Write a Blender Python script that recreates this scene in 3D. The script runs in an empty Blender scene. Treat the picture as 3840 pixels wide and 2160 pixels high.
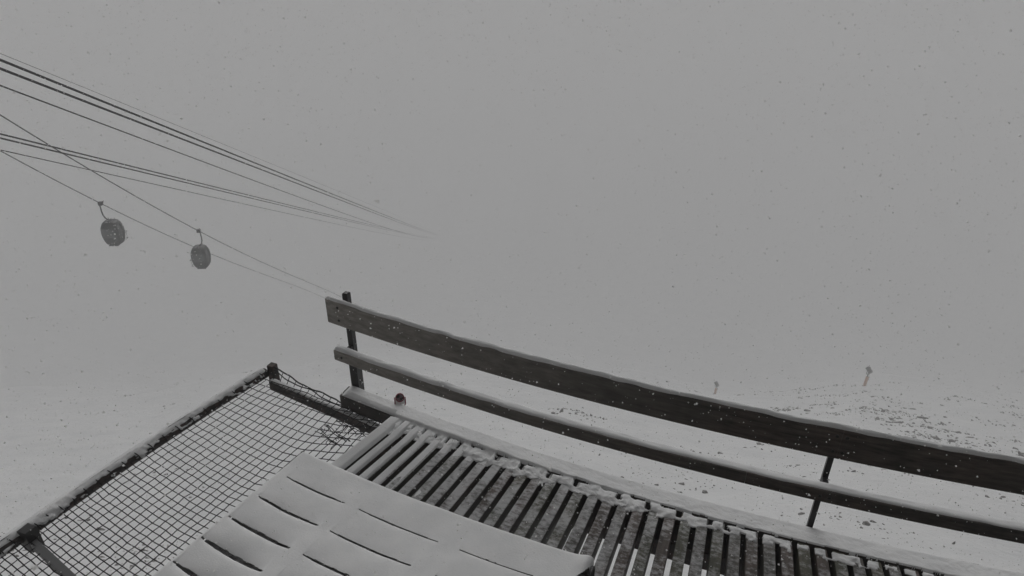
import bpy, math, random
import numpy as np
from mathutils import Vector, Matrix

sc = bpy.context.scene
# ------------------------------------------------------------------ camera
CAM_H = 3.923
YAW, PITCH, ROLL = -0.3593065, 0.49373619, 0.00857026
FPX = 2500.0
cd = bpy.data.cameras.new("camera"); cam = bpy.data.objects.new("camera", cd)
sc.collection.objects.link(cam); sc.camera = cam
cd.sensor_width = 36.0; cd.lens = 36.0 * FPX / 3840.0
cd.clip_start = 0.05; cd.clip_end = 6000.0
cd.dof.use_dof = True; cd.dof.focus_distance = 6.5; cd.dof.aperture_fstop = 8.0
_f = np.array([math.sin(YAW)*math.cos(PITCH), math.cos(YAW)*math.cos(PITCH), -math.sin(PITCH)])
_r0 = np.array([math.cos(YAW), -math.sin(YAW), 0.0]); _u0 = np.cross(_r0, _f)
_r = _r0*math.cos(ROLL) + _u0*math.sin(ROLL); _u = -_r0*math.sin(ROLL) + _u0*math.cos(ROLL)
M = Matrix(((_r[0], _u[0], -_f[0], 0), (_r[1], _u[1], -_f[1], 0), (_r[2], _u[2], -_f[2], CAM_H), (0, 0, 0, 1)))
cam.matrix_world = M
CAM = np.array([0.0, 0.0, CAM_H])
# ------------------------------------------------------------------ sky, sun, exposure
SUN_EL, SUN_AZ = math.radians(42), math.radians(-20)
w = bpy.data.worlds.new("World"); sc.world = w; w.use_nodes = True
nt = w.node_tree; nt.nodes.clear()
sky = nt.nodes.new("ShaderNodeTexSky"); sky.sky_type = 'NISHITA'; sky.sun_disc = False
sky.sun_elevation = SUN_EL; sky.sun_rotation = SUN_AZ; sky.dust_density = 6.0; sky.air_density = 1.0; sky.altitude = 0
hs = nt.nodes.new("ShaderNodeHueSaturation"); hs.inputs['Saturation'].default_value = 0.10
bg = nt.nodes.new("ShaderNodeBackground"); bg.inputs['Strength'].default_value = 0.07
wo = nt.nodes.new("ShaderNodeOutputWorld")
nt.links.new(sky.outputs[0], hs.inputs['Color']); nt.links.new(hs.outputs[0], bg.inputs[0]); nt.links.new(bg.outputs[0], wo.inputs[0])
sl = bpy.data.lights.new("sun", 'SUN'); sl.energy = 0.8; sl.angle = math.radians(60); sl.color = (1.0, 0.98, 0.95)
so = bpy.data.objects.new("sun", sl); sc.collection.objects.link(so)
so.rotation_euler = Vector((math.sin(SUN_AZ)*math.cos(SUN_EL), math.cos(SUN_AZ)*math.cos(SUN_EL), math.sin(SUN_EL))).to_track_quat('Z', 'Y').to_euler()
sc.view_settings.view_transform = 'Standard'; sc.view_settings.look = 'None'
sc.view_settings.gamma = 1.0; sc.view_settings.exposure = -0.70
sc.render.engine = 'CYCLES'
sc.cycles.use_denoising = True
sc.cycles.max_bounces = 14; sc.cycles.volume_bounces = 12; sc.cycles.diffuse_bounces = 4

rng = np.random.default_rng(7); random.seed(7)
col = sc.collection

# ------------------------------------------------------------------ noise
_perm = np.random.default_rng(3).permutation(512)
def _h(ix, iy):
    return _perm[(_perm[np.asarray(ix) & 511] + np.asarray(iy)) & 511] / 511.0
def vnoise(x, y):
    x = np.asarray(x, float); y = np.asarray(y, float)
    ix = np.floor(x).astype(int); iy = np.floor(y).astype(int)
    fx = x-ix; fy = y-iy; fx = fx*fx*(3-2*fx); fy = fy*fy*(3-2*fy)
    a = _h(ix, iy); b = _h(ix+1, iy); c = _h(ix, iy+1); d = _h(ix+1, iy+1)
    return (a*(1-fx)+b*fx)*(1-fy)+(c*(1-fx)+d*fx)*fy
def fnoise(x, y, o=3):
    s = 0; a = 0.5; t = 0
    for k in range(o):
        s = s + a*vnoise(x*2**k+17*k, y*2**k+31*k); t += a; a *= 0.5
    return s/t
def sstep(a, b, x):
    t = np.clip((np.asarray(x, float)-a)/(b-a), 0, 1); return t*t*(3-2*t)

# ------------------------------------------------------------------ materials
def mat(name, base, rough=0.7, build=None, metallic=0.0):
    m = bpy.data.materials.new(name); m.use_nodes = True
    n = m.node_tree.nodes; b = n['Principled BSDF']
    b.inputs['Base Color'].default_value = (*base, 1); b.inputs['Roughness'].default_value = rough
    b.inputs['Metallic'].default_value = metallic
    if build: build(m.node_tree, b)
    return m
def nd(t, kind, **kw):
    x = t.nodes.new(kind)
    for k, v in kw.items(): setattr(x, k, v)
    return x
def noise(t, scale, detail=4, rough=0.55, stretch=(1, 1, 1)):
    tc = nd(t, 'ShaderNodeNewGeometry'); mp = nd(t, 'ShaderNodeMapping'); mp.inputs['Scale'].default_value = stretch
    t.links.new(tc.outputs['Position'], mp.inputs[0])
    n = nd(t, 'ShaderNodeTexNoise'); n.inputs['Scale'].default_value = scale; n.inputs['Detail'].default_value = detail
    n.inputs['Roughness'].default_value = rough
    t.links.new(mp.outputs[0], n.inputs['Vector']); return n
def ramp(t, src, stops):
    r = nd(t, 'ShaderNodeValToRGB'); e = r.color_ramp.elements
    while len(e) < len(stops): e.new(0.5)
    for i, (p, c) in enumerate(stops):
        e[i].position = p; e[i].color = (*c, 1) if len(c) == 3 else c
    t.links.new(src, r.inputs[0]); return r
def bump(t, b, src, dist, strength=0.5):
    bp = nd(t, 'ShaderNodeBump'); bp.inputs['Distance'].default_value = dist; bp.inputs['Strength'].default_value = strength
    t.links.new(src, bp.inputs['Height']); t.links.new(bp.outputs[0], b.inputs['Normal'])
def snow_b(t, b):
    n = noise(t, 6, 5); r = ramp(t, n.outputs[0], [(0.3, (0.64, 0.65, 0.66)), (0.75, (0.73, 0.735, 0.74))])
    t.links.new(r.outputs[0], b.inputs['Base Color'])
    n2 = noise(t, 90, 4); bump(t, b, n2.outputs[0], 0.006, 0.35)
def flake_b(t, b):
    tr_ = nd(t, 'ShaderNodeBsdfTranslucent'); tr_.inputs[0].default_value = (0.9, 0.9, 0.9, 1); mx = nd(t, 'ShaderNodeMixShader'); mx.inputs[0].default_value = 0.75
    t.links.new(b.outputs[0], mx.inputs[1]); t.links.new(tr_.outputs[0], mx.inputs[2]); t.links.new(mx.outputs[0], t.nodes['Material Output'].inputs[0])
FLAKE = mat('snowflake', (0.9, 0.9, 0.9), 0.9, flake_b)
SNOW = mat('snow', (0.78, 0.79, 0.81), 0.85, snow_b)
def gsnow_b(t, b):
    n = noise(t, 0.35, 8, 0.6); r = ramp(t, n.outputs[0], [(0.3, (0.62, 0.63, 0.64)), (0.7, (0.70, 0.705, 0.71))])
    t.links.new(r.outputs[0], b.inputs['Base Color'])
    n2 = noise(t, 1.2, 8, 0.65); bump(t, b, n2.outputs[0], 0.25, 0.5)
GSNOW = mat('ground_snow', (0.8, 0.81, 0.83), 0.9, gsnow_b)
def wood(name, lo, hi, dust, stretch, rough=0.55, dthr=0.62, grey_falloff=False):
    def b_(t, b):
        n = noise(t, 14, 6, 0.6, stretch)
        c = ramp(t, n.outputs[0], [(0.3, lo), (0.7, hi)])
        n3 = noise(t, 3.2, 5, 0.6, (1, 1, 0.5)); c3 = ramp(t, n3.outputs[0], [(0.32, (0.6, 0.62, 0.58)), (0.5, (1.0, 0.98, 0.96)), (0.7, (1.5, 1.3, 1.24))])
        mx = nd(t, 'ShaderNodeMixRGB', blend_type='MULTIPLY'); mx.inputs[0].default_value = 1
        t.links.new(c.outputs[0], mx.inputs[1]); t.links.new(c3.outputs[0], mx.inputs[2])
        last = mx.outputs[0]
        if grey_falloff:  # left end weathered greyer, with lens brightness falloff painted into the colour
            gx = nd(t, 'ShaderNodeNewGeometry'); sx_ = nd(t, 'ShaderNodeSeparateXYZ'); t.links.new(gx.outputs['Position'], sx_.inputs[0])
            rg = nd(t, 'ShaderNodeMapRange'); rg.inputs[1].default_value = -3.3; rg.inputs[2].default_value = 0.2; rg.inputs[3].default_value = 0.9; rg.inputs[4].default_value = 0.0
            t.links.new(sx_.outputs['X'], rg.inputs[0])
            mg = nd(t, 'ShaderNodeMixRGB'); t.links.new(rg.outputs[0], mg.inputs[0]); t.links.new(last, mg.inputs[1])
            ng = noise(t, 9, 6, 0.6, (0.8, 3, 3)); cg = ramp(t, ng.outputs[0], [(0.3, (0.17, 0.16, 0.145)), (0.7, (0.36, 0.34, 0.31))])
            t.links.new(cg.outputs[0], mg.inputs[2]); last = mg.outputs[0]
        if dust > 0:
            d1 = noise(t, 26, 8, 0.72, (0.7, 1.3, 1)); d2 = noise(t, 5, 3, 0.5)
            ad = nd(t, 'ShaderNodeMath', operation='ADD'); t.links.new(d1.outputs[0], ad.inputs[0])
            m2 = nd(t, 'ShaderNodeMath', operation='MULTIPLY'); m2.inputs[1].default_value = 0.55
            t.links.new(d2.outputs[0], m2.inputs[0]); t.links.new(m2.outputs[0], ad.inputs[1])
            gx = nd(t, 'ShaderNodeNewGeometry'); sx_ = nd(t, 'ShaderNodeSeparateXYZ'); t.links.new(gx.outputs['Position'], sx_.inputs[0])
            mr = nd(t, 'ShaderNodeMapRange'); mr.inputs[1].default_value = -2.4; mr.inputs[2].default_value = 0.8; mr.inputs[3].default_value = 0.21; mr.inputs[4].default_value = -0.03
            t.links.new(sx_.outputs['X'], mr.inputs[0])
            ad2 = nd(t, 'ShaderNodeMath', operation='ADD'); t.links.new(ad.outputs[0], ad2.inputs[0]); t.links.new(mr.outputs[0], ad2.inputs[1]); ad = ad2
            rr = ramp(t, ad.outputs[0], [(dthr, (0, 0, 0)), (min(1, dthr+0.36), (dust, dust, dust))])
            ge = nd(t, 'ShaderNodeNewGeometry'); sp = nd(t, 'ShaderNodeSeparateXYZ'); t.links.new(ge.outputs['Normal'], sp.inputs[0])
            up = ramp(t, sp.outputs['Z'], [(0.4, (0, 0, 0)), (0.8, (1, 1, 1))])
            mu = nd(t, 'ShaderNodeMath', operation='MULTIPLY'); t.links.new(rr.outputs[0], mu.inputs[0]); t.links.new(up.outputs[0], mu.inputs[1])
            m3 = nd(t, 'ShaderNodeMixRGB'); t.links.new(mu.outputs[0], m3.inputs[0]); t.links.new(last, m3.inputs[1])
            m3.inputs[2].default_value = (0.66, 0.67, 0.69, 1); last = m3.outputs[0]
        t.links.new(last, b.inputs['Base Color'])
        bump(t, b, n.outputs[0], 0.004, 0.5)
    return mat(name, hi, rough, b_)
BOARD = wood('dark_board', (0.02, 0.018, 0.016), (0.095, 0.084, 0.076), 0.0, (0.35, 3, 3), grey_falloff=True)
SLATS = [wood('deck_slat_wood_%s' % n, lo, hi, 0.62, (3, 0.35, 3), 0.6, th) for n, lo, hi, th in (
    ('grey', (0.03, 0.03, 0.027), (0.085, 0.082, 0.074), 0.70), ('brown', (0.03, 0.022, 0.018), (0.085, 0.068, 0.06), 0.76),
    ('green', (0.028, 0.03, 0.018), (0.078, 0.08, 0.058), 0.74))]
BOARDD = wood('wet_beam', (0.016, 0.014, 0.012), (0.045, 0.038, 0.033), 0.0, (0.35, 3, 3))
TABLEW = wood('table_wood', (0.02, 0.013, 0.011), (0.06, 0.042, 0.036), 0.6, (0.35, 3, 3), 0.6, 0.72)
STEEL = mat('black_steel', (0.012, 0.012, 0.013), 0.45)
def rust_b(t, b):
    n = noise(t, 12, 6); r = ramp(t, n.outputs[0], [(0.4, (0.012, 0.011, 0.011)), (0.7, (0.05, 0.028, 0.022))])
    t.links.new(r.outputs[0], b.inputs['Base Color']); bump(t, b, n.outputs[0], 0.003, 0.4)
RUST = mat('rusty_steel', (0.03, 0.02, 0.018), 0.7, rust_b)
NET = mat('net_cord', (0.006, 0.006, 0.007), 0.8)
ROPE = mat('wire_rope', (0.02, 0.02, 0.022), 0.6)
CABIN = mat('cabin_paint', (0.035, 0.04, 0.04), 0.5, lambda t, b: t.links.new(ramp(t, noise(t, 2.5, 5).outputs[0], [(0.35, (0.015, 0.017, 0.017)), (0.7, (0.04, 0.043, 0.043))]).outputs[0], b.inputs['Base Color']))
GLASS = mat('tinted_glass', (0.085, 0.092, 0.092), 0.08)
METAL = mat('galvanised_metal', (0.07, 0.072, 0.075), 0.5)
RED = mat('red_plastic', (0.20, 0.012, 0.035), 0.5)
WHITE = mat('white_enamel', (0.85, 0.85, 0.85), 0.4)
PRISM = mat('prism_glass', (0.22, 0.16, 0.18), 0.12)
PRISMD = mat('prism_dark', (0.015, 0.006, 0.01), 0.15)
ORANGE = mat('orange_padding', (0.50, 0.27, 0.17), 0.7)
STONE = mat('stone', (0.07, 0.065, 0.06), 0.9, lambda t, b: t.links.new(ramp(t, noise(t, 3, 5).outputs[0], [(0.35, (0.09, 0.087, 0.083)), (0.7, (0.30, 0.29, 0.28))]).outputs[0], b.inputs['Base Color']))
PLASTER = mat('grey_plaster', (0.30, 0.29, 0.28), 0.9, lambda t, b: t.links.new(ramp(t, noise(t, 1.5, 6).outputs[0], [(0.35, (0.25, 0.245, 0.24)), (0.7, (0.36, 0.35, 0.34))]).outputs[0], b.inputs['Base Color']))

# ------------------------------------------------------------------ mesh helpers
class MB:
    def __init__(s): s.v = []; s.f = []
    def add(s, vs, fs):
        o = len(s.v); s.v += [tuple(map(float, p)) for p in vs]; s.f += [tuple(i+o for i in q) for q in fs]
    def box(s, a, b, ch=0.0):
        (x0, y0, z0), (x1, y1, z1) = a, b
        s.add([(x0, y0, z0), (x1, y0, z0), (x1, y1, z0), (x0, y1, z0), (x0, y0, z1), (x1, y0, z1), (x1, y1, z1), (x0, y1, z1)],
              [(0, 3, 2, 1), (4, 5, 6, 7), (0, 1, 5, 4), (1, 2, 6, 5), (2, 3, 7, 6), (3, 0, 4, 7)])
    def loft(s, rings, cap=True):
        n = len(rings[0]); vs = [p for r in rings for p in r]; fs = []
        for i in range(len(rings)-1):
            for k in range(n):
                a = i*n+k; b = i*n+(k+1) % n; fs.append((a, b, b+n, a+n))
        if cap:
            fs.append(tuple(range(n-1, -1, -1))); fs.append(tuple((len(rings)-1)*n+k for k in range(n)))
        s.add(vs, fs)
    def tube(s, pts, r, n=8, cap=True):
        pts = [np.array(p, float) for p in pts]; rings = []
        rr = r if hasattr(r, '__len__') else [r]*len(pts)
        up = None
        for i, p in enumerate(pts):
            t = pts[min(i+1, len(pts)-1)]-pts[max(i-1, 0)]; t = t/(np.linalg.norm(t)+1e-12)
            if up is None:
                up = np.array([0, 0, 1.0]) if abs(t[2]) < .9 else np.array([1.0, 0, 0])
            a = np.cross(t, up); a /= np.linalg.norm(a)+1e-12; b = np.cross(a, t); up = b
            rings.append([p+rr[i]*(a*math.cos(q)+b*math.sin(q)) for q in [2*math.pi*k/n for k in range(n)]])
        s.loft(rings, cap)
    def build(s, name, m, parent=None, smooth=False):
        me = bpy.data.meshes.new(name); me.from_pydata(s.v, [], s.f)
        me.update(); me.materials.append(m)
        import bmesh
        bm = bmesh.new(); bm.from_mesh(me); bmesh.ops.recalc_face_normals(bm, faces=bm.faces); bm.to_mesh(me); bm.free()
        if smooth: me.shade_smooth()
        o = bpy.data.objects.new(name, me); col.objects.link(o)
        if parent: o.parent = parent
        return o
def grid_obj(name, P, m, parent=None, mask=None, smooth=True):
    ny, nx = P.shape[:2]
    idx = np.arange(ny*nx).reshape(ny, nx)
    q = np.stack([idx[:-1, :-1], idx[:-1, 1:], idx[1:, 1:], idx[1:, :-1]], -1).reshape(-1, 4)
    if mask is not None: q = q[mask.reshape(-1)]
    used = np.unique(q); rm = -np.ones(ny*nx, int); rm[used] = np.arange(len(used))
    me = bpy.data.meshes.new(name); V = P.reshape(-1, 3)[used]; q = rm[q]
    me.from_pydata(V.tolist(), [], q.tolist()); me.update(); me.materials.append(m)
    if smooth: me.shade_smooth()
    o = bpy.data.objects.new(name, me); col.objects.link(o)
    if parent: o.parent = parent
    return o
def tag(o, label=None, cat=None, group=None, kind=None):
    if label: o['label'] = label
    if cat: o['category'] = cat
    if group: o['group'] = group
    if kind: o['kind'] = kind
    return o
def thing(name, loc, label, cat, group=None, rz=0.0):
    o = bpy.data.objects.new(name, None); o.empty_display_size = 0.2; col.objects.link(o)
    o.location = loc; o.rotation_euler.z = rz
    return tag(o, label, cat, group)
def copy_tree(o, parent=None):
    c = o.copy(); col.objects.link(c); c.parent = parent
    for k, v in o.items(): c[k] = v
    for ch in list(o.children):
        copy_tree(ch, c)
    return c
def ray(p):
    d = _f + _r*(p[0]-1920)/FPX - _u*(p[1]-1080)/FPX
    return d/np.linalg.norm(d)

# ------------------------------------------------------------------ ground: snow slope falling away from the station
def slope_k(az):
    a = np.degrees(az)
    k = np.interp(a, [-180, -120, -80, -55, -20, 0, 6, 13, 25, 45, 80, 120, 180], [0, 0, .40, .585, .645, .66, .625, .557, .50, .42, .30, 0, 0])
    return k
def ground_z(x, y):
    x = np.asarray(x, float); y = np.asarray(y, float)
    r = np.hypot(x, y); az = np.arctan2(x, y)
    lin = 7.0 + slope_k(az)*r
    und = (fnoise(x*0.045+5, y*0.045+9)-0.5)*np.clip(r*0.035, 0.4, 7) + (fnoise(x*0.3+50, y*0.3+9)-0.5)*np.clip(r*0.012, 0.25, 0.9)
    lin = lin + und*sstep(5, 16, r)
    D = np.where(lin < 118, lin, 118+32*(1-np.exp(-np.clip(lin-118, 0, 1e4)/32)))
    return CAM_H - D
rad = np.concatenate([[0.01], np.geomspace(3, 1500, 210)]); ang = np.linspace(-math.pi, math.pi, 361)
RR, AA = np.meshgrid(rad, ang, indexing='ij')
# more rings in front
X = RR*np.sin(AA); Y = RR*np.cos(AA)
g = grid_obj('snow_slope', np.stack([X, Y, ground_z(X, Y)], -1), GSNOW)
tag(g, 'snow covered mountainside falling away below the terrace', 'ground', kind='structure'); del g['category']
def on_ground(p, r0=8.0, r1=400.0):
    d = ray(p); lo = r0
    for t in np.geomspace(r0, r1, 400):
        q = CAM+d*t
        if q[2] < ground_z(q[0], q[1]): return q
        lo = t
    return CAM+d*r1

# ------------------------------------------------------------------ unseen building added behind the terrace to carry camera and deck and shade it
bl = thing('shade_building', (0, -0.4, 0), 'unseen grey plastered station building, added behind the terrace to carry and shade it', 'building')
mb = MB(); mb.box((-9, -7, -5.5), (9, 0, 7.2)); wl = mb.build('wall', PLASTER, bl)
mb = MB(); mb.box((-9.5, -7.5, 7.203), (9.5, 1.4, 7.55)); mb.build('shade_roof', SNOW, bl)  # deep overhang added out of view to cut skylight on the deck

# ------------------------------------------------------------------ terrace geometry
CURV = 0.0240676; YP = 4.0585
def arcy(x): return YP + CURV*np.asarray(x)**2
def fan(x0, dy):           # a board line leaving the deck edge at x0, dy metres inward (negative)
    return x0 - 0.0865*x0*dy
def sweep(mb, x0, x1, dy0, dy1, z0, z1, n=24, ch=0.006, jit=0.0):
    rings = []
    for x in np.linspace(x0, x1, n):
        y = float(arcy(x)); a, b = y+dy0, y+dy1; c = ch
        j = (vnoise(x*3, 1.3)-.5)*jit
        rings.append([(x, a+c, z0+j), (x, b-c, z0+j), (x, b, z0+c+j), (x, b, z1-c+j), (x, b-c, z1+j), (x, a+c, z1+j), (x, a, z1-c+j), (x, a, z0+c+j)])
    mb.loft(rings)
def snow_ridge(mb, x0, x1, dy0, dy1, z, hfun, n=120, k=9, edge=0.004):
    """a ridge of snow lying on a swept board; hfun(x) is its height"""
    rings = []
    for i, x in enumerate(np.linspace(x0, x1, n)):
        y = float(arcy(x)); e = min(1, min(i, n-1-i)/2+0.5); h = float(hfun(x))*e
        a = dy0 + 0.012*(vnoise(x*9, 3.1)-.35) ; b = dy1 - 0.012*(vnoise(x*8, 7.7)-.35)
        ring = []
        for q in range(k):
            u = q/(k-1)*2-1
            ring.append((x, y+(a+b)/2+(b-a)/2*u, z+0.001+h*max(0, 1-abs(u)**2.6)**0.6*(0.8+.4*vnoise(x*14, u*3+5))))
        ring += [(x, y+b, z-edge), (x, y+a, z-edge)]
        rings.append(ring)
    mb.loft(rings)

# ---- railing
rl = thing('terrace_railing', (0, 0, 0), 'dark wooden terrace railing with wide top board on black steel posts', 'railing')
def post(x):
    y = float(arcy(x)); end = x < -3
    mb = MB(); hw = 0.027 if end else 0.019; zt = 1.068 if end else 0.93
    rings = []
    for z, s in ((-0.5, 1), (zt, 1), (zt+.008, .75)):
        rings.append([(x-hw*s, y+0.028-hw*s, z), (x+hw*s, y+0.028-hw*s, z), (x+hw*s, y+0.028+hw*s, z), (x-hw*s, y+0.028+hw*s, z)])
    mb.loft(rings); p = mb.build('post', STEEL, rl)
    if not end: return
    mb = MB(); hw = 0.041; rings = []
    for z, s in ((-0.45, 1), (0.405, 1), (0.425, .85)):
        rings.append([(x-hw*s, y+0.03-hw*s, z), (x+hw*s, y+0.03-hw*s, z), (x+hw*s, y+0.03+hw*s, z), (x-hw*s, y+0.03+hw*s, z)])
    mb.loft(rings); mb.build('sleeve', STEEL, p)
for x in (-3.199, 0.844, 4.9): post(x)
BF, BB_ = -0.123, -0.003       # board front/back relative to the post line
def boards(name, spans, dyf, dyb, z0, z1, m):
    out = []
    for a, b in spans:
        mb = MB(); sweep(mb, a, b, dyf, dyb, z0, z1, n=max(6, int((b-a)*8))); out.append(mb.build(name, m, rl))
    return out
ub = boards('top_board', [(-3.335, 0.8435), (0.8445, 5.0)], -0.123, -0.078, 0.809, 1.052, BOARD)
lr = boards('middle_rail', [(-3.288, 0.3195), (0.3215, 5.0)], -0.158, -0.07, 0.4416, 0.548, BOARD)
tb = boards('toe_beam', [(-3.285, 5.0)], -0.165, -0.003, -0.10, 0.045, BOARDD)
mb = MB(); snow_ridge(mb, -3.331, 4.99, -0.120, -0.081, 1.052, lambda x: 0.019+0.010*fnoise(x*3, 2), n=420); mb.build('snow_strip', SNOW, rl, True)
mb = MB(); snow_ridge(mb, -3.284, 4.99, -0.150, -0.073, 0.548, lambda x: 0.009+0.018*float(sstep(.4, -3, x))+0.008*fnoise(x*4, 8), n=420); mb.build('snow_strip', SNOW, rl, True)
# spacer blocks between the posts and the boards
for x in (-3.199, 0.844, 4.9):
    y = float(arcy(x))
    mb = MB(); mb.box((x-.02, y-.0785, .85), (x+.02, y+.002, 1.0)); mb.build('bracket', STEEL, rl)
    mb = MB(); mb.box((x-.02, y-.0705, .46), (x+.02, y+.002, .53)); mb.build('bracket', STEEL, rl)
# bolts through the boards at the posts
for x in (-3.199, 0.844):
    for dx in (-.03, .03) if x > 0 else (0.0,):
        for dyf, zs_ in ((-0.123, (.87, 1.0)), (-0.158, (.495,))):
            for z in zs_:
                y = float(arcy(x+dx))+dyf; mb = MB()
                mb.tube([(x+dx, y+.004, z), (x+dx, y-.006, z), (x+dx, y-.009, z)], [.012, .012, .006], 8); mb.build('bolt', STEEL, rl)
# ---- deck
dk = thing('terrace_deck', (0, 0, 0), 'wet slatted wooden terrace deck dusted with snow behind the railing', 'deck')
PITCH_S, GAP = 0.1156, 0.038
i0 = 0
slat_x = []
x = -2.565
DTOP = 0.032; DTH = 0.15
def slat(xc, hw, idx):
    mb = MB(); rings = []
    t0 = -0.172
    for dy in (t0, t0-.8, t0-1.8, -4.1):
        a = fan(xc-hw, dy); b = fan(xc+hw, dy); y = float(arcy(xc))+dy; c = .004
        zt = DTOP + (0.0 if idx % 2 else -0.0015)
        rings.append([(a+c, y, zt-DTH), (b-c, y, zt-DTH), (b, y, zt-DTH+c), (b, y, zt-c), (b-c, y, zt), (a+c, y, zt), (a, y, zt-c), (a, y, zt-DTH+c)])
    mb.loft(rings)
    return mb.build('slat', SLATS[(idx*7+idx//3) % 3], dk)
slats = []
k = 0
while x < 5.0:
    hw = (PITCH_S-GAP)/2
    if k == 0: hw += 0.022
    slats.append((slat(x-(0.018 if k == 0 else 0), hw, k), x, hw, k))
    x += PITCH_S; k += 1
# bearers below the slats
for dy in (-0.26, -1.5, -2.9):
    mb = MB(); sweep(mb, -2.6, 5.0, dy-.10, dy+.10, DTOP-DTH-.18, DTOP-DTH-.003, 20); mb.build('bearer', RUST, dk)
mb = MB(); sweep(mb, -2.7, 5.0, -0.165, -0.004, -0.45, -0.103, 20); mb.build('edge_bearer', RUST, dk)
for xx in (-2.2, 1.2, 4.5):
    y = float(arcy(xx))
    mb = MB(); mb.tube([(xx, y-.26, -9), (xx, y-.26, -0.32)], 0.08, 12); mb.build('column', RUST, dk)
# snow caps on the slats nearest the net
for o, xc, hw, idx in slats[:9]:
    nx_, ny_ = 9, 120
    us = np.linspace(-1, 1, nx_); vs = np.linspace(0, 1, ny_)
    U, V = np.meshgrid(us, vs); dy = -0.175-1.7*V
    xoff = xc-(0.018 if idx == 0 else 0)
    Xl = fan(xoff-hw*1.03, dy); Xr = fan(xoff+hw*1.03, dy)
    amt = {0: 1.0, 1: 0.95, 2: 0.75, 3: 0.5, 4: 0.34, 5: .27, 6: .22, 7: .18, 8: .15}[idx]
    amt = amt + 0.7*sstep(.13, 0.0, V)*(0.6+.4*(idx % 2))
    hN = fnoise(U*.6+idx*3, dy*5)
    h = 0.019*np.clip(1-np.abs(U)**5, 0, 1)**.5*(amt*1.25-0.30*(1-np.minimum(amt, 1))-0.9*(1-np.minimum(amt, 1))*hN)
    wedge = 1-(1-np.minimum(amt, 1))*0.55*(U*.5+.5)
    Xp = Xl+(Xr-Xl)*(U*wedge*.5+.5); Z = DTOP+np.where(np.abs(U) > .99, -0.006, h+0.0015)
    Yp_ = arcy(xc)+dy
    grid_obj('snow_cap', np.stack([Xp, Yp_+0*U, Z], -1), SNOW, o)
# drifted snow lying over the toe beam and the slat ends, open along some gaps
def drift():
    nx_, ny_ = 1900, 84
    xs = np.linspace(-3.277, 4.6, nx_); ts = np.linspace(-0.006, -0.372, ny_)
    Xg, T = np.meshgrid(xs, ts)
    fT = np.where(T < -.165, T, -.165)
    ph = (Xg-(-2.565))/PITCH_S
    gd = np.abs(ph-np.floor(ph)-.5)*PITCH_S
    gi = np.floor(ph).astype(int)
    ingap = (gd < GAP/2) & (T < -.168)
    odd = ((gi + (vnoise(gi*.37, 12) > .62)) % 2 == 0)
    fade = sstep(1.5, -1.8, Xg)
    n1 = fnoise(Xg*7+3, T*10+7); n2 = fnoise(Xg*26, T*34+3); n3 = fnoise(Xg*2.2+9, T*3)
    tri = (ph-.1)*.5; tri = tri-np.floor(tri)
    Te = -0.262 - 0.062*(1-tri)*(.35+.65*fade) - 0.11*(n1-.5) - 0.05*(n2-.5) + 0.025*sstep(0.2, 2, Xg) - .03*sstep(-2.1, -2.5, Xg)
    deep = 0.008+0.036*sstep(0.2, -2.4, Xg)
    edge = sstep(0.0, 0.085, T-Te)
    far = np.clip(1-(1-np.clip((-0.006-T)/.03, 0, 1))**2, 0, 1)**.6
    h = (deep*(.7+.6*n3)+.010*(n1-.45)+.005*(n2-.5))*far
    onslat = (0.010+0.011*fade+0.016*(n1-.4)+.006*(n2-.5))*edge*(1-.40*np.exp(-(gd/.022)**2))
    wgt = sstep(-.150, -.195, T)
    h = h*(1-wgt)+onslat*wgt
    h = h*sstep(-3.277, -3.20, Xg)*np.where(Xg < -2.64, np.clip((T+.160)/.045, 0, 1)**.5, 1)
    # dip towards the open seam between beam and slats
    seamx = sstep(.0, .12, tri-.02)*sstep(.72, .45, tri)
    seamx = np.maximum(seamx, sstep(-.6, .6, Xg)*.8)*sstep(-2.15, -1.8, Xg)*(.4+.9*fnoise(Xg*5, Xg*0+9))
    sd = T+0.176+.006*(n1-.5)
    h = h-.012*np.exp(-(sd/.012)**2)*seamx
    seam = (np.abs(sd) < .0105*seamx*(.5+n2)) & (seamx > .25)
    top = np.where(T > -.166, 0.0455, DTOP+.0015)
    lo = -0.240-0.014*(vnoise(gi*3.7, 2)-.5)+.016*(n2-.5)
    phw = ph+.55*(n1-.5)+.5*(n2-.5); gdw = np.abs(phw-np.floor(phw)-.5)*PITCH_S
    slim = (gdw < GAP*(.25+.75*fnoise(Xg*3+T*18, T*26))) & (gd < GAP*.62)
    hole = (T < -.168) & odd & slim & (T > lo) & (T < -.172-.012*sstep(-2.1, -2.4, Xg)) & ((Xg > -2.46) | (vnoise(gi*1.0, 3) > .2))
    hole |= ingap & ~odd & (Xg > .2) & (vnoise(gi*2.3, 4) > .45) & (T > lo)
    hole |= ingap & ~odd & (Xg < -2.12) & (Xg > -2.5) & (T > -.225) & (T < -.192)
    hole |= ingap & (Xg > .2) & (vnoise(gi*1.9, 6) > .55) & (T < lo+.01)
    ok = (h > .0008) & ((T > -.168) | (edge > .04)) & ~hole & ~seam
    ok &= (Xg > -2.64) | (T > -.155-.006*n2)
    pad = np.pad(ok, 1, mode='edge'); er = pad[1:-1, 1:-1] & pad[:-2, 1:-1] & pad[2:, 1:-1] & pad[1:-1, :-2] & pad[1:-1, 2:]
    Z = np.where(er, top+np.maximum(h, 0)+.001, top-.004)
    Z[0] = 0.036
    cell = ok[:-1, :-1] & ok[1:, :-1] & ok[:-1, 1:] & ok[1:, 1:]
    X_ = np.where(T < -.165, Xg-0.0865*Xg*(T+.165), Xg)
    return grid_obj('snow_drift', np.stack([X_, arcy(Xg)+T, Z], -1), SNOW, dk, cell)
drift()

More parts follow.
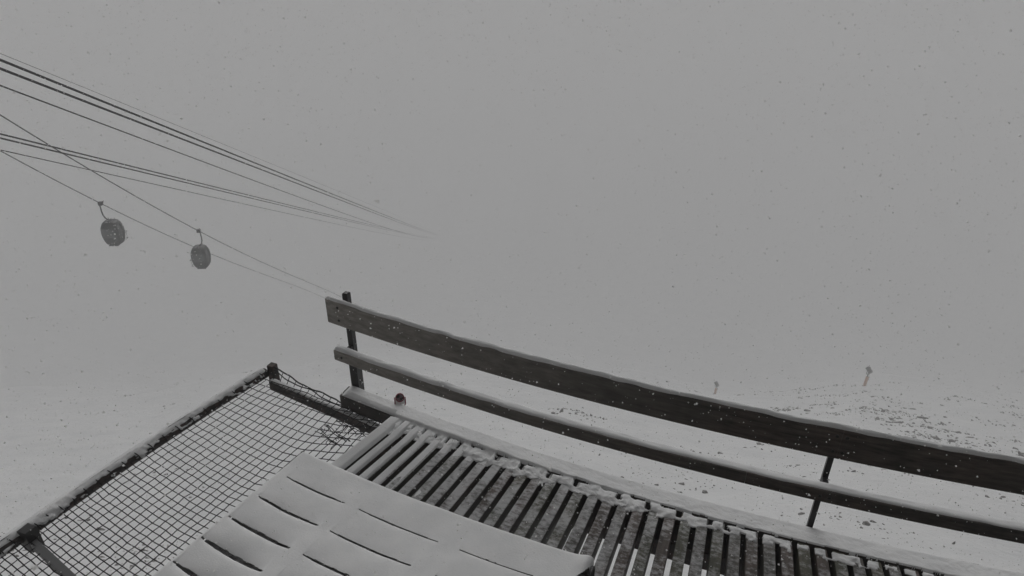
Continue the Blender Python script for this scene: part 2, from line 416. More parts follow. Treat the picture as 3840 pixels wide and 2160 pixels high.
# ------------------------------------------------------------------ snow covered table
tbl = thing('plank_table', (0, 0, 0), 'long low plank table buried in smooth snow with dark slits between its planks', 'table')
TZ = 0.40
def tmap(x, v):            # x: position along the far edge line, v: metres toward the building
    yb = 2.862+0.0330*(x+0.62)**2
    y = yb - v
    return x*(1-0.053*(y-2.9)), y
PW, PG = 0.226, 0.018
gaps_v = [0.245, 0.475, 0.695, 0.90, 1.105, 1.31, 1.515]
edges = [0.0]+gaps_v+[1.72]
for i in range(len(edges)-1):
    a = edges[i]+(0.009 if i else 0.0); b = edges[i+1]-0.009
    mb = MB(); rings = []
    for x in np.linspace(-2.815, -0.56, 16):
        p0 = tmap(x, a); p1 = tmap(x, b)
        rings.append([(p0[0], p0[1], TZ-.045), (p1[0], p1[1], TZ-.045), (p1[0], p1[1], TZ), (p0[0], p0[1], TZ)])
    mb.loft(rings); mb.build('plank', TABLEW, tbl)
for xx in (-2.72, -2.14, -1.39, -0.66):
    mb = MB(); rings = []
    for v in (0.02, 0.9, 1.7):
        p = tmap(xx, v); rings.append([(p[0]-.04, p[1], TZ-.11), (p[0]+.04, p[1], TZ-.11), (p[0]+.04, p[1], TZ-.047), (p[0]-.04, p[1], TZ-.047)])
    mb.loft(rings); mb.build('crossbar', TABLEW, tbl)
for xx in (-2.45, -0.9):
    for v in (0.15, 1.55):
        p = tmap(xx, v); mb = MB(); mb.box((p[0]-.04, p[1]-.04, DTOP+.001), (p[0]+.04, p[1]+.04, TZ-.048)); mb.build('leg', TABLEW, tbl)
# end panel with a bent steel hoop at the far right corner
p = tmap(-0.54, 0.02); q = tmap(-0.54, 1.70)
mb = MB(); mb.loft([[(p[0]-.018, p[1], TZ-.16), (p[0]+.018, p[1], TZ-.16), (p[0]+.018, p[1], TZ+.004), (p[0]-.018, p[1], TZ+.004)],
                    [(q[0]-.018, q[1], TZ-.16), (q[0]+.018, q[1], TZ-.16), (q[0]+.018, q[1], TZ+.004), (q[0]-.018, q[1], TZ+.004)]]); mb.build('end_panel', TABLEW, tbl)
hoop = []
for t in np.linspace(0, math.pi, 14):
    hoop.append((p[0]+.034, p[1]-.06+.062*math.cos(t), TZ-.005+.062*math.sin(t)))
hoop = [(hoop[0][0], hoop[0][1], TZ-.16)]+hoop+[(hoop[-1][0], hoop[-1][1], TZ-.16)]
mb = MB(); mb.tube(hoop, 0.0105, 8); mb.build('hoop', STEEL, tbl, True)
mb = MB(); rings = []
kp = (-2.800, 3.02)
for z, r in ((TZ-.02, .02), (TZ+.045, .02), (TZ+.058, .014), (TZ+.062, .004)):
    rings.append([(kp[0]+r*math.cos(a), kp[1]+r*math.sin(a), z) for a in np.linspace(0, 2*math.pi, 13)[:-1]])
mb.loft(rings); mb.build('corner_knob', STEEL, tbl, True)
# its snow: a height field that dips towards the slits and is open along them
def table_snow():
    nx_, ny_ = 470, 430
    xs = np.linspace(-2.845, -0.515, nx_); vs = np.linspace(-0.03, 1.735, ny_)
    Xg, V = np.meshgrid(xs, vs)
    base = 0.063 + 0.022*(fnoise(Xg*1.9+V*1.2, V*2.6)-.5) + 0.004*(fnoise(Xg*7, V*7)-.5)
    # rounded rim
    rim = np.minimum(np.minimum(Xg+2.845, -0.515-Xg), np.minimum(V+0.03, 1.735-V))
    base = base*np.clip(1-(1-np.clip(rim/0.05, 0, 1))**2.2, 0, 1)**.5
    H_ = base; openm = np.zeros_like(Xg, bool)
    cols = [[(-2.745, -2.185), (-2.10, -1.45), (-1.325, -0.80)], [(-2.775, -2.215), (-2.14, -1.50), (-1.36, -.84)],
            [(-2.80, -2.245), (-2.165, -1.52), (-1.40, -.85)], [(-2.81, -2.27), (-2.19, -1.54), (-1.42, -.88)]]
    for j, gv in enumerate(gaps_v):
        d = V-(gv+0.004*(vnoise(Xg*6, j*3.0)-.5))
        S = np.zeros_like(Xg)
        for c, (a, b) in enumerate(cols[min(j, 3)]):
            sc_ = min(1.0, 0.45+0.2*j)*(1.0, .66, .5)[c]
            a_, b_ = a/1.0, b
            t = np.clip((Xg-a_)/(b_-a_), 0, 1)
            a_ += .012; b_ -= .012; t = np.clip((Xg-a_)/(b_-a_), 0, 1); body = np.where((Xg > a_) & (Xg < b_), np.clip(np.sin(math.pi*t), 0, 1)**.45, 0)
            S = np.maximum(S, body*sc_)
        wv = S*(0.0175*(0.85+0.5*(fnoise(Xg*30, V*0+j)-.4)))
        openm |= (d > -1.35*wv) & (d < .65*wv) & (S > 0.05)
        far = np.where(d < 0, np.exp(-np.abs(d)/0.065), np.exp(-np.abs(d)/0.013))
        H_ = H_ - S*far*0.054*(0.75+.25*S)
    H_ = np.maximum(H_, 0.004)
    px, py = tmap(Xg, V)
    Z = TZ+H_
    Z = np.where(rim < .003, TZ-.02, Z)
    # drifted tail over the far right corner
    Z = Z + 0.028*np.exp(-((Xg+0.545)/.06)**2-((V-.03)/.08)**2)
    ok = ~openm
    # exposed end near the right edge
    ok &= ~((Xg > -0.535-0.17*sstep(0.05, .35, V)+.02*fnoise(V*20, V*0)) & (V > .07))
    cell = ok[:-1, :-1] & ok[1:, :-1] & ok[:-1, 1:] & ok[1:, 1:]
    o = grid_obj('snow_cover', np.stack([px, py, Z], -1), SNOW, tbl, cell)
table_snow()

# ------------------------------------------------------------------ safety net beside the deck
nf = thing('safety_net', (0, 0, 0), 'black safety net stretched on a snowy steel frame beside the deck', 'safety net')
TP = [(-4.262, 4.33), (-4.375, 3.70), (-4.470, 3.09), (-4.53, 2.60), (-4.585, 1.98), (-4.64, 1.4), (-4.69, .8), (-4.72, .2)]
def tube_xy(y):
    ys = [p[1] for p in TP][::-1]; xs = [p[0] for p in TP][::-1]
    return np.interp(y, ys, xs)
tr = 0.050; tz = -0.045
mb = MB(); mb.tube([(tube_xy(y), y, tz) for y in np.linspace(4.30, .2, 30)], tr, 14); tubeo = mb.build('edge_tube', RUST, nf, True)
# snow on the tube
nth, ns = 30, 420
th = np.linspace(0, 2*math.pi, nth); ys = np.linspace(4.29, .25, ns)
TH, YS = np.meshgrid(th, ys)
up = np.cos(TH-math.radians(34))      # TH measured from +z toward -x
thick = 0.036*up-0.008+0.014*(fnoise(YS*7, TH*1.5+2)-.5)+0.024*(fnoise(YS*24+9, TH*3)-.52)*(up < .75)
thick += 0.075*np.exp(-((TH-math.radians(272))/.55)**2)*np.clip(fnoise(YS*15+3, TH*2)*1.7-.62, -.2, 1)
endt = sstep(0, .03, 4.29-YS)
R_ = tr + np.clip(thick, -0.01, .06)*endt - .006*(1-endt)
grid_obj('snow_cap', np.stack([tube_xy(YS)-R_*np.sin(TH), YS, tz+R_*np.cos(TH)], -1), SNOW, tubeo)
# corner post, cross beam and second strut
def sqpost(name, x, y, z0, z1, hw, m):
    mb = MB(); rings = []
    for z, s in ((z0, 1), (z1-.006, 1), (z1, .9)):
        rings.append([(x-hw*s, y-hw*s, z), (x+hw*s, y-hw*s, z), (x+hw*s, y+hw*s, z), (x-hw*s, y+hw*s, z)])
    mb.loft(rings); return mb.build(name, m, nf)
sqpost('corner_post', -4.205, 4.335, -0.22, 0.045, 0.036, RUST)
def bar(name, a, b, hw, hh, m, snow=True):
    a = np.array(a); b = np.array(b); t = b-a; t /= np.linalg.norm(t); s = np.cross(t, [0, 0, 1.0]); s /= np.linalg.norm(s); u = np.cross(s, t)
    mb = MB(); mb.loft([[p+s*i*hw+u*j*hh for i, j in ((-1, -1), (1, -1), (1, 1), (-1, 1))] for p in (a, b)])
    o = mb.build(name, m, nf)
    if snow:
        mb = MB(); rings = []
        for q in np.linspace(0, 1, 60):
            p = a+(b-a)*q; e = min(1, min(q, 1-q)*25+.2); hgt = (.014+.014*vnoise(q*14, hw*99))*e
            off = hw*(.8+.25*vnoise(q*20, 3))
            rings.append([p-s*off+u*(hh-.003), p-s*off*.7+u*(hh+hgt*.8), p+u*(hh+hgt), p+s*off*.7+u*(hh+hgt*.8), p+s*off+u*(hh-.003)])
        mb.loft(rings); mb.build('snow_strip', SNOW, o, True)
    return o
bar('cross_beam', (-4.17, 4.245, -0.125), (-2.56, 4.03, -0.19), 0.028, 0.052, RUST)
bar('strut', (-4.56, 1.985, -0.09), (-2.85, 1.60, -0.12), 0.025, 0.035, METAL, False)
sqpost('bracket', -4.53, 1.985, -0.16, 0.03, 0.045, STEEL)
# the netting: knots on a warped grid
cols_n = 24
vrow = []
y = 4.20
while y > 0.3:
    vrow.append(y); y -= np.interp(y, [1.0, 2.0, 2.6, 3.3, 4.1], [.042, .043, .055, .069, .083])
nr = len(vrow)
K = np.zeros((nr, cols_n, 3))
for i, yr in enumerate(vrow):
    xl = tube_xy(yr)+.035; xr = -2.60-0.235*(4.1-yr)*.55
    for j in range(cols_n):
        u = j/(cols_n-1)
        xx = xl+(xr-xl)*u
        pull = sstep(.55, 1.0, u)
        yy = yr - 0.155*(xx-xl)*(.35+.65*sstep(4.3, 3.2, yr))
        yy = yy + pull*0.16*sstep(2.0, 3.8, yr)
        if yr > 3.9: yy = min(yy, 4.24-0.13*(xx+4.17)-.012)
        sag = -0.055*math.sin(math.pi*u)*sstep(4.25, 3.5, yr)
        # pinched where the wires are tied in
        d2 = ((xx+3.02)/.22)**2+((yy-3.78)/.16)**2
        K[i, j] = (xx+.012*(vnoise(i*3.1, j*2.3)-.5)+(-3.02-xx)*.25*math.exp(-d2), yy+.012*(vnoise(i*1.7+40, j*4.1)-.5)+(3.78-yy)*.25*math.exp(-d2), -0.045+sag+.006*(vnoise(i*2.2, j*1.9+9)-.5))
def cords(mb, segs, r):
    for a, b in segs:
        a = np.array(a); b = np.array(b); t = b-a; L = np.linalg.norm(t)
        if L < 1e-6: continue
        t /= L; s = np.cross(t, [0.1, .2, 1.0]); s /= np.linalg.norm(s); u = np.cross(s, t)
        vs = [p+r*(s*math.cos(q)+u*math.sin(q)) for p in (a, b) for q in (0, 1.5708, 3.1416, 4.7124)]
        mb.add(vs, [(0, 1, 5, 4), (1, 2, 6, 5), (2, 3, 7, 6), (3, 0, 4, 7)])
segs = []
for i in range(nr):
    for j in range(cols_n):
        if j < cols_n-1: segs.append((K[i, j], K[i, j+1]))
        if i < nr-1: segs.append((K[i, j], K[i+1, j]))
mb = MB(); cords(mb, segs, 0.0047)
netting = mb.build('netting', NET, nf)
# lacing over the tube every second row
mb = MB()
for i in range(0, nr, 2):
    c = np.array([tube_xy(vrow[i]), vrow[i], tz]); pts = []
    for a in np.linspace(math.radians(-110), math.radians(120), 10):
        rr = tr+.009
        pts.append(c+np.array([-rr*math.sin(a), -.02*(a/2), rr*math.cos(a)]))
    mb.tube(pts, .0045, 5)
mb.tube([(tube_xy(y)-.066-.004*math.sin(y*41), y, tz+.012+.008*math.sin(y*30)) for y in np.linspace(4.3, .3, 160)], .004, 5)
mb.build('lacing_cord', NET, nf)
# border ropes along the beam and along the deck edge
mb = MB()
q = np.linspace(0, 1, 40)
mb.tube([(-4.19+1.66*t, 4.32-.215*t+.012*math.sin(t*19), 0.03-.12*t-.07*math.sin(math.pi*t)*(1-.4*t)+.006*math.sin(t*55)) for t in q], .0075, 6)
mb.tube([(-4.19+1.66*t, 4.30-.215*t+.015*math.sin(t*23+1), -0.005-.10*t-.05*math.sin(math.pi*t)+.006*math.sin(t*47)) for t in q], .006, 6)
for t in np.linspace(.03, .97, 19):
    mb.tube([(-4.19+1.66*t, 4.32-.215*t, 0.03-.12*t-.07*math.sin(math.pi*t)*(1-.4*t)), (-4.18+1.66*t, 4.235-.215*t, -.07-.05*t), (-4.17+1.66*t, 4.19-.225*t, -.06)], .004, 5)
mb.tube([(K[i, -1][0]+.01*math.sin(i*1.3), K[i, -1][1], K[i, -1][2]+.01) for i in range(nr)], .009, 6)
mb.build('border_rope', NET, nf)
# a few snow blobs resting on the border rope
mb = MB()
for t in np.linspace(0, 1, 60):
    if vnoise(t*30, 2.2) < .45: continue
    i = int(t*24)
    c = K[i, -1]+np.array([.012, 0, .018]); L_ = .025
    mb = MB(); mb.tube([c+np.array([0, L_*s, -.01*abs(s)]) for s in (-1, -.4, .4, 1)], [.004, .012, .012, .004], 7)
    mb.build('snow_clump', SNOW, nf, True)
# red tie on the border rope
i = int(np.argmin(np.abs(K[:, -1, 1]-3.72)))
c = K[i, -1]+np.array([0.03, 0, .02])
tie = thing('net_tie', tuple(c), 'small dark red cord knot tying the net to the deck edge', 'cord knot')
mb = MB()
for k_ in range(4):
    a0 = k_*1.1; mb.tube([np.array([.030*math.cos(a+a0)*math.cos(k_), .030*math.sin(a+a0), .020*math.sin(a*2+k_)]) for a in np.linspace(0, 5.6, 14)], .0065, 6)
mb.tube([(0, 0, 0), (-.02, -.03, .0), (-.045, -.04, -.015)], .006, 6)
mb.build('knot', RED, tie, True)
# tangled wires caught in the net
wr = thing('wire_tangle', (-3.02, 3.78, -.055), 'tangle of thin dark wires with cut ends caught in the black net', 'wire')
def wires(z, pts_list, r):
    for pts in pts_list:
        mb = MB(); mb.tube([(p[0], p[1], z+.012*vnoise(p[0]*40, p[1]*40)) for p in pts], r, 5); mb.build('wire', NET, wr)
def long_wire(x0, y0, x1, y1, ph):
    return [(x0+(x1-x0)*t, y0+(y1-y0)*t+.008*math.sin(t*9+ph)) for t in np.linspace(0, 1, 12)]
W_ = []
for (x0, y0, x1, y1) in ((-.16, .15, .22, .04), (-.15, .125, .10, .06), (-.22, .045, .13, -.075), (-.20, .02, .10, -.09), (-.24, -.06, .10, -.165), (-.23, -.03, .05, -.15)):
    W_.append(long_wire(x0, y0, x1, y1, x0*30))
    for t in (.2, .45, .62, .85, .97):
        a = vnoise(t*31, x0*40)*6.28; cx, cy = x0+(x1-x0)*t, y0+(y1-y0)*t
        W_.append([(cx, cy), (cx+.035*math.cos(a), cy+.045*math.sin(a)), (cx+.05*math.cos(a+.3), cy+.07*math.sin(a+.3))])
wires(.02, W_, .0035)

# ------------------------------------------------------------------ survey prism on the toe beam
px_ = -2.655; py_ = float(arcy(px_))-.035
pr_ = thing('survey_prism', (px_, py_, 0.07), 'small red yoke with round quartered survey prism on the toe beam', 'survey prism')
pr_.rotation_euler = (math.radians(-28), 0, -math.atan2(px_, py_)); pr_.scale = (1.12,)*3
def ring_y(mb, r0, r1, y0, y1, cz, n=24, a0=0, a1=2*math.pi, cx=0):
    for i in range(n):
        A, B = a0+(a1-a0)*i/n, a0+(a1-a0)*(i+1)/n
        P = lambda r, a, y: (cx+r*math.cos(a), y, cz+r*math.sin(a))
        v = [P(r0, A, y0), P(r1, A, y0), P(r1, B, y0), P(r0, B, y0), P(r0, A, y1), P(r1, A, y1), P(r1, B, y1), P(r0, B, y1)]
        mb.add(v, [(0, 1, 2, 3), (7, 6, 5, 4), (1, 5, 6, 2), (0, 3, 7, 4)])
mb = MB(); mb.tube([(0, 0, -.03), (0, 0, .02)], .006, 10); mb.build('stem', RED, pr_, True)
mb = MB(); mb.tube([(-.042, 0, .076), (-.042, 0, .016), (-.036, 0, .004), (0, 0, .002), (.036, 0, .004), (.042, 0, .016), (.042, 0, .072)], .0048, 8); mb.build('yoke', RED, pr_, True)
mb = MB(); ring_y(mb, .029, .036, -.008, .012, .070); mb.build('prism_ring', RED, pr_)
mb = MB(); ring_y(mb, .0, .029, -.002, .006, .070, 8, 0, math.pi/2); ring_y(mb, .0, .029, -.002, .006, .070, 8, math.pi, 1.5*math.pi); mb.build('prism_quadrant', PRISM, pr_)
mb = MB(); ring_y(mb, .0, .029, -.002, .006, .070, 8, math.pi/2, math.pi); ring_y(mb, .0, .029, -.002, .006, .070, 8, 1.5*math.pi, 2*math.pi); mb.build('prism_quadrant', PRISMD, pr_)
mb = MB(); ring_y(mb, .0365, .056, .0, .004, .072, 14, math.radians(218), math.radians(322)); mb.build('white_target_band', WHITE, pr_)
mb = MB(); mb.box((-.037, .005, .014), (.037, .009, .062)); mb.build('white_target_plate', WHITE, pr_)
mb = MB(); mb.box((-.030, -.006, -.012), (.030, .006, -.004)); mb.build('foot', RED, pr_)

# ------------------------------------------------------------------ ropes of the two lifts
AZ = math.radians(-25.2555)
HD = np.array([math.sin(AZ), math.cos(AZ), 0]); HN = np.array([math.cos(AZ), -math.sin(AZ), 0])
def rope_curve(ref, depth, pts, deg=2):
    d = ray(ref); P0 = d/(d@_f)*depth; off = P0@HN
    S = []; Zs = []; W = []
    for p in pts:
        r_ = ray(p); q = r_*(off/(r_@HN)); S.append(q@HD); Zs.append(q[2]+CAM_H); W.append(1/np.linalg.norm(q))
    c = np.polyfit(S, Zs, deg, w=W)
    def f(s):
        s0 = min(S); s1 = max(S)
        z = np.where(s < s0, np.polyval(c, s0)+np.polyval(np.polyder(c), s0)*(s-s0), np.where(s > s1, np.polyval(c, s1)+np.polyval(np.polyder(c), s1)*(s-s1), np.polyval(c, s)))
        return np.stack([off*HN[0]+s*HD[0], off*HN[1]+s*HD[1], z], -1)
    return f, min(S), max(S)
def rope(name, f, s0, s1, r, label, group):
    ss = s0+(s1-s0)*np.linspace(0, 1, 90)**1.6
    mb = MB(); mb.tube(list(f(ss)), r, 8, True)
    return tag(mb.build(name, ROPE, None, True), label, 'cable', group)
V3 = [('track_rope', (0, 222), 14.0, .031, [(0, 222), (259, 329), (518, 435), (776, 541), (1000, 628), (1386, 782), (1640, 880)], 'thick black track rope, upper of the steep pair above the haul rope'),
      ('track_rope', (0, 256), 14.0, .031, [(0, 256), (404, 414), (1000, 645), (1386, 791), (1640, 884)], 'thick black track rope, lower of the steep pair above the haul rope'),
      ('haul_rope', (0, 321), 14.0, .018, [(0, 321), (466, 494), (1000, 696), (1342, 818), (1640, 892)], 'thinner haul rope hanging below the steep pair of track ropes'),
      ('signal_cable', (0, 204), 14.0, .0055, [(0, 204), (311, 326), (621, 450), (1000, 603), (1386, 770), (1640, 876)], 'very thin signal cable running above all the track ropes'),
      ('track_rope', (0, 501), 23.0, .031, [(0, 501), (492, 624), (1000, 750), (1342, 830), (1640, 893)], 'black track rope, upper of the flatter pair below the haul rope'),
      ('track_rope', (0, 515), 23.0, .031, [(0, 515), (500, 641), (1000, 757), (1342, 836), (1640, 895)], 'black track rope, lower of the flatter pair below the haul rope'),
      ('haul_rope', (0, 562), 23.0, .018, [(0, 562), (336, 636), (1000, 786), (1342, 855), (1640, 901)], 'thinner haul rope hanging lowest below the flatter track ropes')]
for name, ref, dep, r, pts, lab in V3:
    f, s0, s1 = rope_curve(ref, dep, pts)
    rope(name, f, s0-25, s1+12, r, lab, 'ropes of the upper cableway')
PA = [(0, 427), (181, 546), (336, 636), (502, 732), (600, 790), (742, 862), (850, 918), (1131, 1050), (1272, 1109)]
PB = [(0, 562), (181, 662), (300, 727), (378, 766), (520, 830), (720, 921), (850, 974), (1100, 1072), (1197, 1107)]
fA, a0, a1 = rope_curve((742, 864), 62, PA, 3); fB, b0, b1 = rope_curve((378, 766), 56, PB, 3)
rope('gondola_rope', fA, a0-30, a1+35, .035, 'gondola rope carrying the fainter cabin with the ski rack', 'ropes of the gondola lift')
rope('gondola_rope', fB, b0-30, b1+25, .035, 'gondola rope carrying the darker cabin', 'ropes of the gondola lift')

# ------------------------------------------------------------------ gondola cabins
ZP = [0, .04, .22, .55, .95, 1.35, 1.75, 2.05, 2.25, 2.35]
WP = [.64, .70, .84, .94, 1.0, 1.0, .95, .86, .74, .60]
def csec(z, off=0.0):
    wv = float(np.interp(z, ZP, WP))
    return wv*.86+off, wv*.84+off
def cpt(th, z, off=0.0):
    a, b = csec(z, off); e = 2/4.2
    c, s = math.cos(th), math.sin(th)
    return (a*math.copysign(abs(c)**e, c), b*math.copysign(abs(s)**e, s), z)
def patch(name, t0, t1, z0, z1, off, m, parent, n=8, k=8):
    P = np.array([[cpt(t, z, off) for t in np.linspace(t0, t1, n)] for z in np.linspace(z0, z1, k)])
    Q = np.array([[cpt(t, z, off-.02) for t in np.linspace(t0, t1, n)] for z in np.linspace(z0, z1, k)])
    mb = MB()
    for G in (P, Q):
        mb.add(G.reshape(-1, 3), [(i*n+j, i*n+j+1, (i+1)*n+j+1, (i+1)*n+j) for i in range(k-1) for j in range(n-1)])
    o = n*k
    rim = [j for j in range(n)]+[i*n+n-1 for i in range(1, k)]+[(k-1)*n+j for j in range(n-2, -1, -1)]+[i*n for i in range(k-2, 0, -1)]
    for a, b in zip(rim, rim[1:]+rim[:1]): mb.f.append((a, b, b+o, a+o))
    return mb.build(name, m, parent, True)
def cabin(grip, rz, side, label, scale=1.0):
    drop = 1.35
    root = thing('gondola_cabin', (0, 0, 0), label, 'gondola cabin', 'cabins of the gondola lift')
    mb = MB()
    zz = np.concatenate([np.linspace(0, .3, 5), np.linspace(.45, 2.0, 12), np.linspace(2.1, 2.33, 5)])
    mb.loft([[cpt(t, z) for t in np.linspace(0, 2*math.pi, 41)[:-1]] for z in zz]); mb.build('shell', CABIN, root, True)
    for c in (0.0, math.pi): patch('end_window', c-.62, c+.62, .85, 1.85, .014, GLASS, root)
    for c in (math.pi/2, -math.pi/2):
        for s in (-1, 1):
            d = patch('door' if c*side < 0 else 'side_panel', c+s*.02, c+s*.56, .12, 2.0, .014, CABIN, root)
            patch('window', c+s*.07, c+s*.50, .85, 1.85, .026, GLASS, d)
    mb = MB(); mb.box((-.42, -.34, 2.30), (.42, .34, 2.37)); mb.box((-.30, -.05, 2.37), (.30, .05, 2.46)); rf = mb.build('roof_frame', METAL, root)
    mb = MB(); mb.tube([(.38, -.28, 2.36), (.38, -.28, 2.52)], .02, 6); mb.tube([(-.38, .28, 2.36), (-.38, .28, 2.50)], .02, 6); mb.tube([(.45, .30, 2.2), (.47, .33, 2.5)], .03, 6); mb.build('roof_lug', METAL, rf)
    h = side*.50
    hp = [(0, 0, 2.40), (0, h*.30, 2.47), (0, h*.72, 2.68), (0, h*.95, 2.98), (0, h, 3.35), (0, h*.98, 3.95), (0, h*.80, 4.12), (0, h*.72, 4.15)]
    mb = MB(); mb.tube(hp, .062, 8); mb.build('hanger', STEEL, root, True)
    mb = MB(); mb.box((-.36, h*.70-.08, 4.08), (.36, h*.70+.08, 4.21)); mb.box((-.16, h*.70-.14, 3.98), (.16, h*.70+.2, 4.30))
    mb.tube([(-.42, h*.70, 4.26), (-.2, h*.70, 4.18)], .03, 6); mb.tube([(.42, h*.70, 4.10), (.2, h*.70, 4.14)], .03, 6); mb.tube([(0, h*.7, 4.18), (0, h*.7-side*.32, 4.40)], .04, 6)
    mb.build('grip', STEEL, root)
    for s in (-1, 1):
        y0 = -side*1.0
        mb = MB(); yy = y0*.72; x_ = s*.42
        mb.tube([(x_-.22, yy, .30), (x_-.22, yy-side*.22, .32), (x_+.22, yy-side*.22, .32), (x_+.22, yy, .30)], .022, 6)
        mb.tube([(x_-.22, yy-side*.04, 1.0), (x_-.22, yy-side*.28, 1.0), (x_+.22, yy-side*.28, 1.0), (x_+.22, yy-side*.04, 1.0)], .022, 6)
        mb.tube([(x_, yy-side*.22, .32), (x_, yy-side*.28, 1.0)], .018, 6)
        mb.build('ski_rack', METAL, root)
    mb = MB(); mb.box((-.62, -.45, -.05), (.62, .45, -.003)); mb.build('bumper', CABIN, root)
    Mx = Matrix.Translation(Vector(grip)) @ Matrix.Rotation(rz, 4, 'Z') @ Matrix.Scale(scale, 4) @ Matrix.Translation(Vector((0, -h*.70, -4.15)))
    root.matrix_world = Mx
    return root
def rope_at(f, s0, s1, px):
    best = None
    for s in np.linspace(s0, s1, 3000):
        P = f(np.array([s]))[0]-CAM; d = P@_f; u = 1920+FPX*(P@_r)/d
        if best is None or abs(u-px) < best[0]: best = (abs(u-px), s, P+CAM)
    return best[2]
gB = rope_at(fB, b0, b1, 378); gA = rope_at(fA, a0, a1, 744)
RZ = math.pi/2-AZ
cabin(gB, RZ, 1, 'darker egg shaped gondola cabin hanging on the outer rope', .88)
cabin(gA, RZ+math.pi, 1, 'fainter gondola cabin with ski rack passing on the inner rope', .88)

# ------------------------------------------------------------------ snow guns on the slope
def snow_gun(px, depth, h, label, face):
    d = ray(px); base = CAM+d/(d@_f)*depth
    t = CAM+d/(d@_f)*depth
    gz = float(ground_z(t[0], t[1]))
    root = thing('snow_gun', (t[0], t[1], gz-.1), label, 'snow gun', 'snow guns on the slope', face)
    mb = MB(); mb.tube([(0, 0, -.3), (0, 0, .12)], .42, 12); mb.build('base', STEEL, root)
    mb = MB(); mb.tube([(0, 0, .12), (0, 0, h*.86)], .12, 10); mb.build('mast', METAL, root, True)
    mb = MB(); mb.tube([(0, 0, .28), (0, 0, .34), (0, 0, h*.58), (0, 0, h*.60)], [.2, .27, .27, .2], 12); mb.build('padding', ORANGE, root, True)
    mb = MB(); mb.tube([(-.45, 0, h*.95), (-.42, 0, h*.78), (-.2, 0, h*.72), (.2, 0, h*.72), (.42, 0, h*.78), (.45, 0, h*.95)], .06, 8); mb.build('yoke', STEEL, root, True)
    mb = MB(); a = np.array([0, -.45, h*.90]); b = np.array([0, .55, h*1.02]); ax = b-a
    mb.tube([a, a+ax*.1, a+ax*.5, a+ax*.9, b], [.36, .42, .40, .46, .44], 18); mb.build('barrel', STEEL, root, True)
    mb = MB(); mb.tube([a-ax*.06, a-ax*.02], .30, 16); mb.build('fan_grille', METAL, root)
    mb = MB(); mb.tube([(.30, 0, h*.72), (.36, -.1, h*.5), (.30, -.1, h*.35)], .035, 6); mb.build('hose', STEEL, root)
    return root
snow_gun((3242, 1446), 128, 4.1, 'snow gun with orange padded mast on the stony slope', math.radians(35))
snow_gun((2684, 1462), 165, 3.3, 'faint snow gun dissolving in the fog further down the slope', math.radians(35))

# ------------------------------------------------------------------ stones showing through the snow
def rock_verts(r_, n=2):
    pass
ICO = None
def stones():
    import bmesh
    bm = bmesh.new(); bmesh.ops.create_icosphere(bm, subdivisions=1, radius=1.0)
    base = np.array([v.co[:] for v in bm.verts]); faces = np.array([[v.index for v in f.verts] for f in bm.faces]); bm.free()
    N = 90000
    az = np.radians(rng.uniform(-75, 40, N)); r = np.exp(rng.uniform(math.log(9), math.log(150), N))
    x = r*np.sin(az); y = r*np.cos(az)
    sc0 = r**0.75
    cl = fnoise(x*.22+3, y*.22+8)*.55+fnoise(x*.05+30, y*.05)*.45
    d = np.degrees(az)
    regional = np.interp(d, [-75, -60, -45, -30, -15, -5, 5, 15, 40], [-.04, -.03, -.02, -.05, -.04, .0, .045, .075, .075])
    keep = cl+regional+rng.normal(0, .045, N) - .05*sstep(40, 18, r)*(d < -20) > .66
    x, y, r = x[keep], y[keep], r[keep]; n = len(x)
    for pc, cnt, sp in (((3240, 1968), 26, .9), ((3330, 2005), 22, .9), ((3420, 2040), 8, .6), ((3080, 1935), 14, .7), ((2400, 1795), 26, 1.6), ((2560, 1800), 34, 1.5), ((2330, 1700), 16, 1.6), ((3180, 1770), 14, .8), ((3700, 1860), 12, .8), ((2980, 1940), 8, .5)):
        q = on_ground(pc); x = np.append(x, q[0]+rng.normal(0, sp, cnt)); y = np.append(y, q[1]+rng.normal(0, sp*.7, cnt))
    r = np.hypot(x, y); n = len(x)
    size = np.clip(rng.lognormal(-3.05, .5, n), .02, .17)*np.clip(r/32, .4, 1.7)
    z = ground_z(x, y)
    V = []; F = []
    jit = 1+.45*(rng.random((n, len(base), 1))-.5)
    sx = size*rng.uniform(.8, 2.0, n); sy = size*rng.uniform(.5, 1.0, n); sz = size*rng.uniform(.30, .8, n)
    a = rng.uniform(0, 6.28, n); ca, sa = np.cos(a), np.sin(a)
    P = base[None]*jit
    px = P[..., 0]*sx[:, None]; py = P[..., 1]*sy[:, None]; pz = P[..., 2]*sz[:, None]
    X_ = px*ca[:, None]-py*sa[:, None]+x[:, None]; Y_ = px*sa[:, None]+py*ca[:, None]+y[:, None]
    Z_ = pz+z[:, None]+sz[:, None]*rng.uniform(-.55, .2, n)[:, None]
    V = np.stack([X_, Y_, Z_], -1).reshape(-1, 3)
    F = (faces[None]+(np.arange(n)*len(base))[:, None, None]).reshape(-1, 3)
    me = bpy.data.meshes.new('stones'); me.from_pydata(V.tolist(), [], F.tolist()); me.update(); me.materials.append(STONE)
    o = bpy.data.objects.new('stones', me); col.objects.link(o)
    tag(o, 'dark stones showing through thin snow on the slope', None, kind='stuff')
    print('stones', n)
    # single larger rocks
    for k_, (pp, s, lab) in enumerate([((2643, 1853), .13, 'lone brown rock on the snow below the railing'), ((3245, 1968), .12, 'flat reddish rock beside stones below the railing post')]):
        q = on_ground(pp)
        mb = MB(); P = base*(1+.4*(rng.random((len(base), 1))-.5))*np.array([s*1.2, s, s*.8])
        mb.add(P+np.array([q[0], q[1], float(ground_z(q[0], q[1]))+s*.3]), [tuple(f) for f in faces])
        tag(mb.build('rock', STONE), lab, 'rock')
stones()

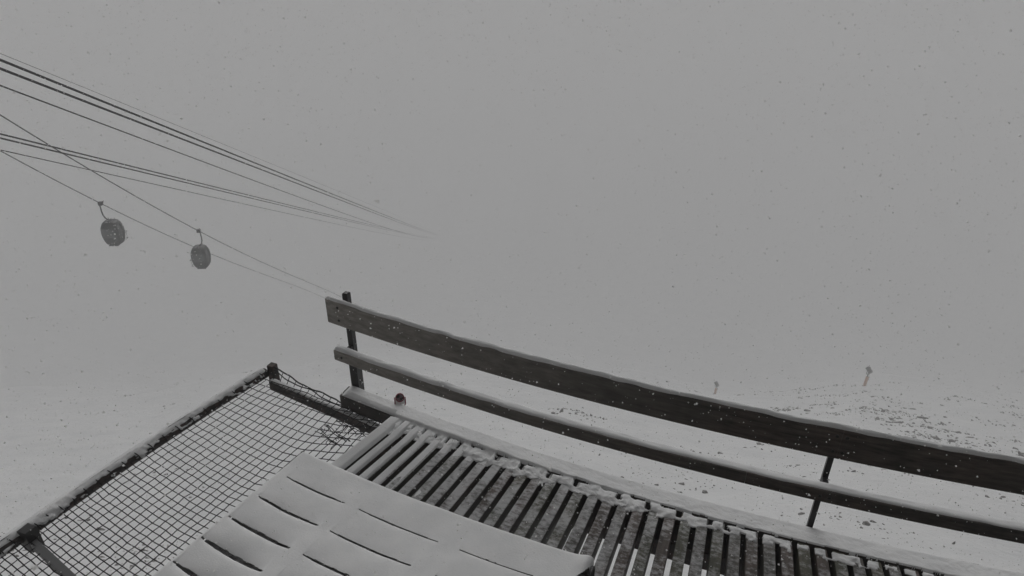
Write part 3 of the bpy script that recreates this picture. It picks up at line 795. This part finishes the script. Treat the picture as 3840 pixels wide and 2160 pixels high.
# ------------------------------------------------------------------ falling snow
def flakes():
    N = 72000
    d = 1.0*(rng.random(N)*(9.5**3-2.0**3)+2.0**3)**(1/3)
    u = rng.uniform(-1.25, 1.25, N)*1920/FPX; v = rng.uniform(-1.25, 1.25, N)*1080/FPX
    C = CAM+(_f+u[:, None]*_r+v[:, None]*_u)*d[:, None]
    keep = (C[:, 2] > -3.5) & (C[:, 1] > .2)
    inside = (C[:, 1] < arcy(C[:, 0])) & (C[:, 2] < .06) & (C[:, 0] > -2.7)
    C = C[keep & ~inside]
    nn = 150; dn = rng.uniform(.7, 1.9, nn); un = rng.uniform(-1.2, 1.2, nn)*1920/FPX; vn = rng.uniform(-1.2, 1.2, nn)*1080/FPX
    C = np.concatenate([C, CAM+(_f+un[:, None]*_r+vn[:, None]*_u)*dn[:, None]]); n = len(C)
    s = np.clip(rng.lognormal(-5.72, .55, n), .001, .0095)*np.clip(np.linalg.norm(C-CAM, axis=1)/4.5, .5, 1)
    base = np.array([(1, 0, 0), (-.5, .87, 0), (-.5, -.87, 0), (0, 0, .8), (0, 0, -.8)])
    fc = np.array([(0, 1, 3), (1, 2, 3), (2, 0, 3), (1, 0, 4), (2, 1, 4), (0, 2, 4)])
    A = rng.normal(size=(n, 3, 3)); Q = np.linalg.qr(A)[0]
    P = np.einsum('nij,kj->nki', Q, base)*s[:, None, None]*(1+.6*(rng.random((n, 5, 1))-.5))
    V = (P+C[:, None]).reshape(-1, 3); F = (fc[None]+(np.arange(n)*5)[:, None, None]).reshape(-1, 3)
    me = bpy.data.meshes.new('falling_snow'); me.from_pydata(V.tolist(), [], F.tolist()); me.update(); me.materials.append(FLAKE)
    o = bpy.data.objects.new('falling_snow', me); col.objects.link(o)
    tag(o, 'snowflakes falling through the air over the terrace', None, kind='stuff')
    print('flakes', n)
flakes()

# ------------------------------------------------------------------ haze
DENS = 0.0036
mb = MB(); mb.box((-1600, -1600, float(ground_z(0.0, 1400.0))-12), (1600, 1600, 9.0))
hm = bpy.data.materials.new('fog_air'); hm.use_nodes = True; t = hm.node_tree; t.nodes.clear()
vo = t.nodes.new('ShaderNodeVolumePrincipled'); ou = t.nodes.new('ShaderNodeOutputMaterial')
vo.inputs['Color'].default_value = (0.995, 0.995, 0.996, 1); vo.inputs['Density'].default_value = DENS; vo.inputs['Anisotropy'].default_value = 0.0
t.links.new(vo.outputs[0], ou.inputs['Volume'])
hz = mb.build('haze', hm); tag(hz, 'grey snow fog filling the air over the valley', None, kind='stuff')
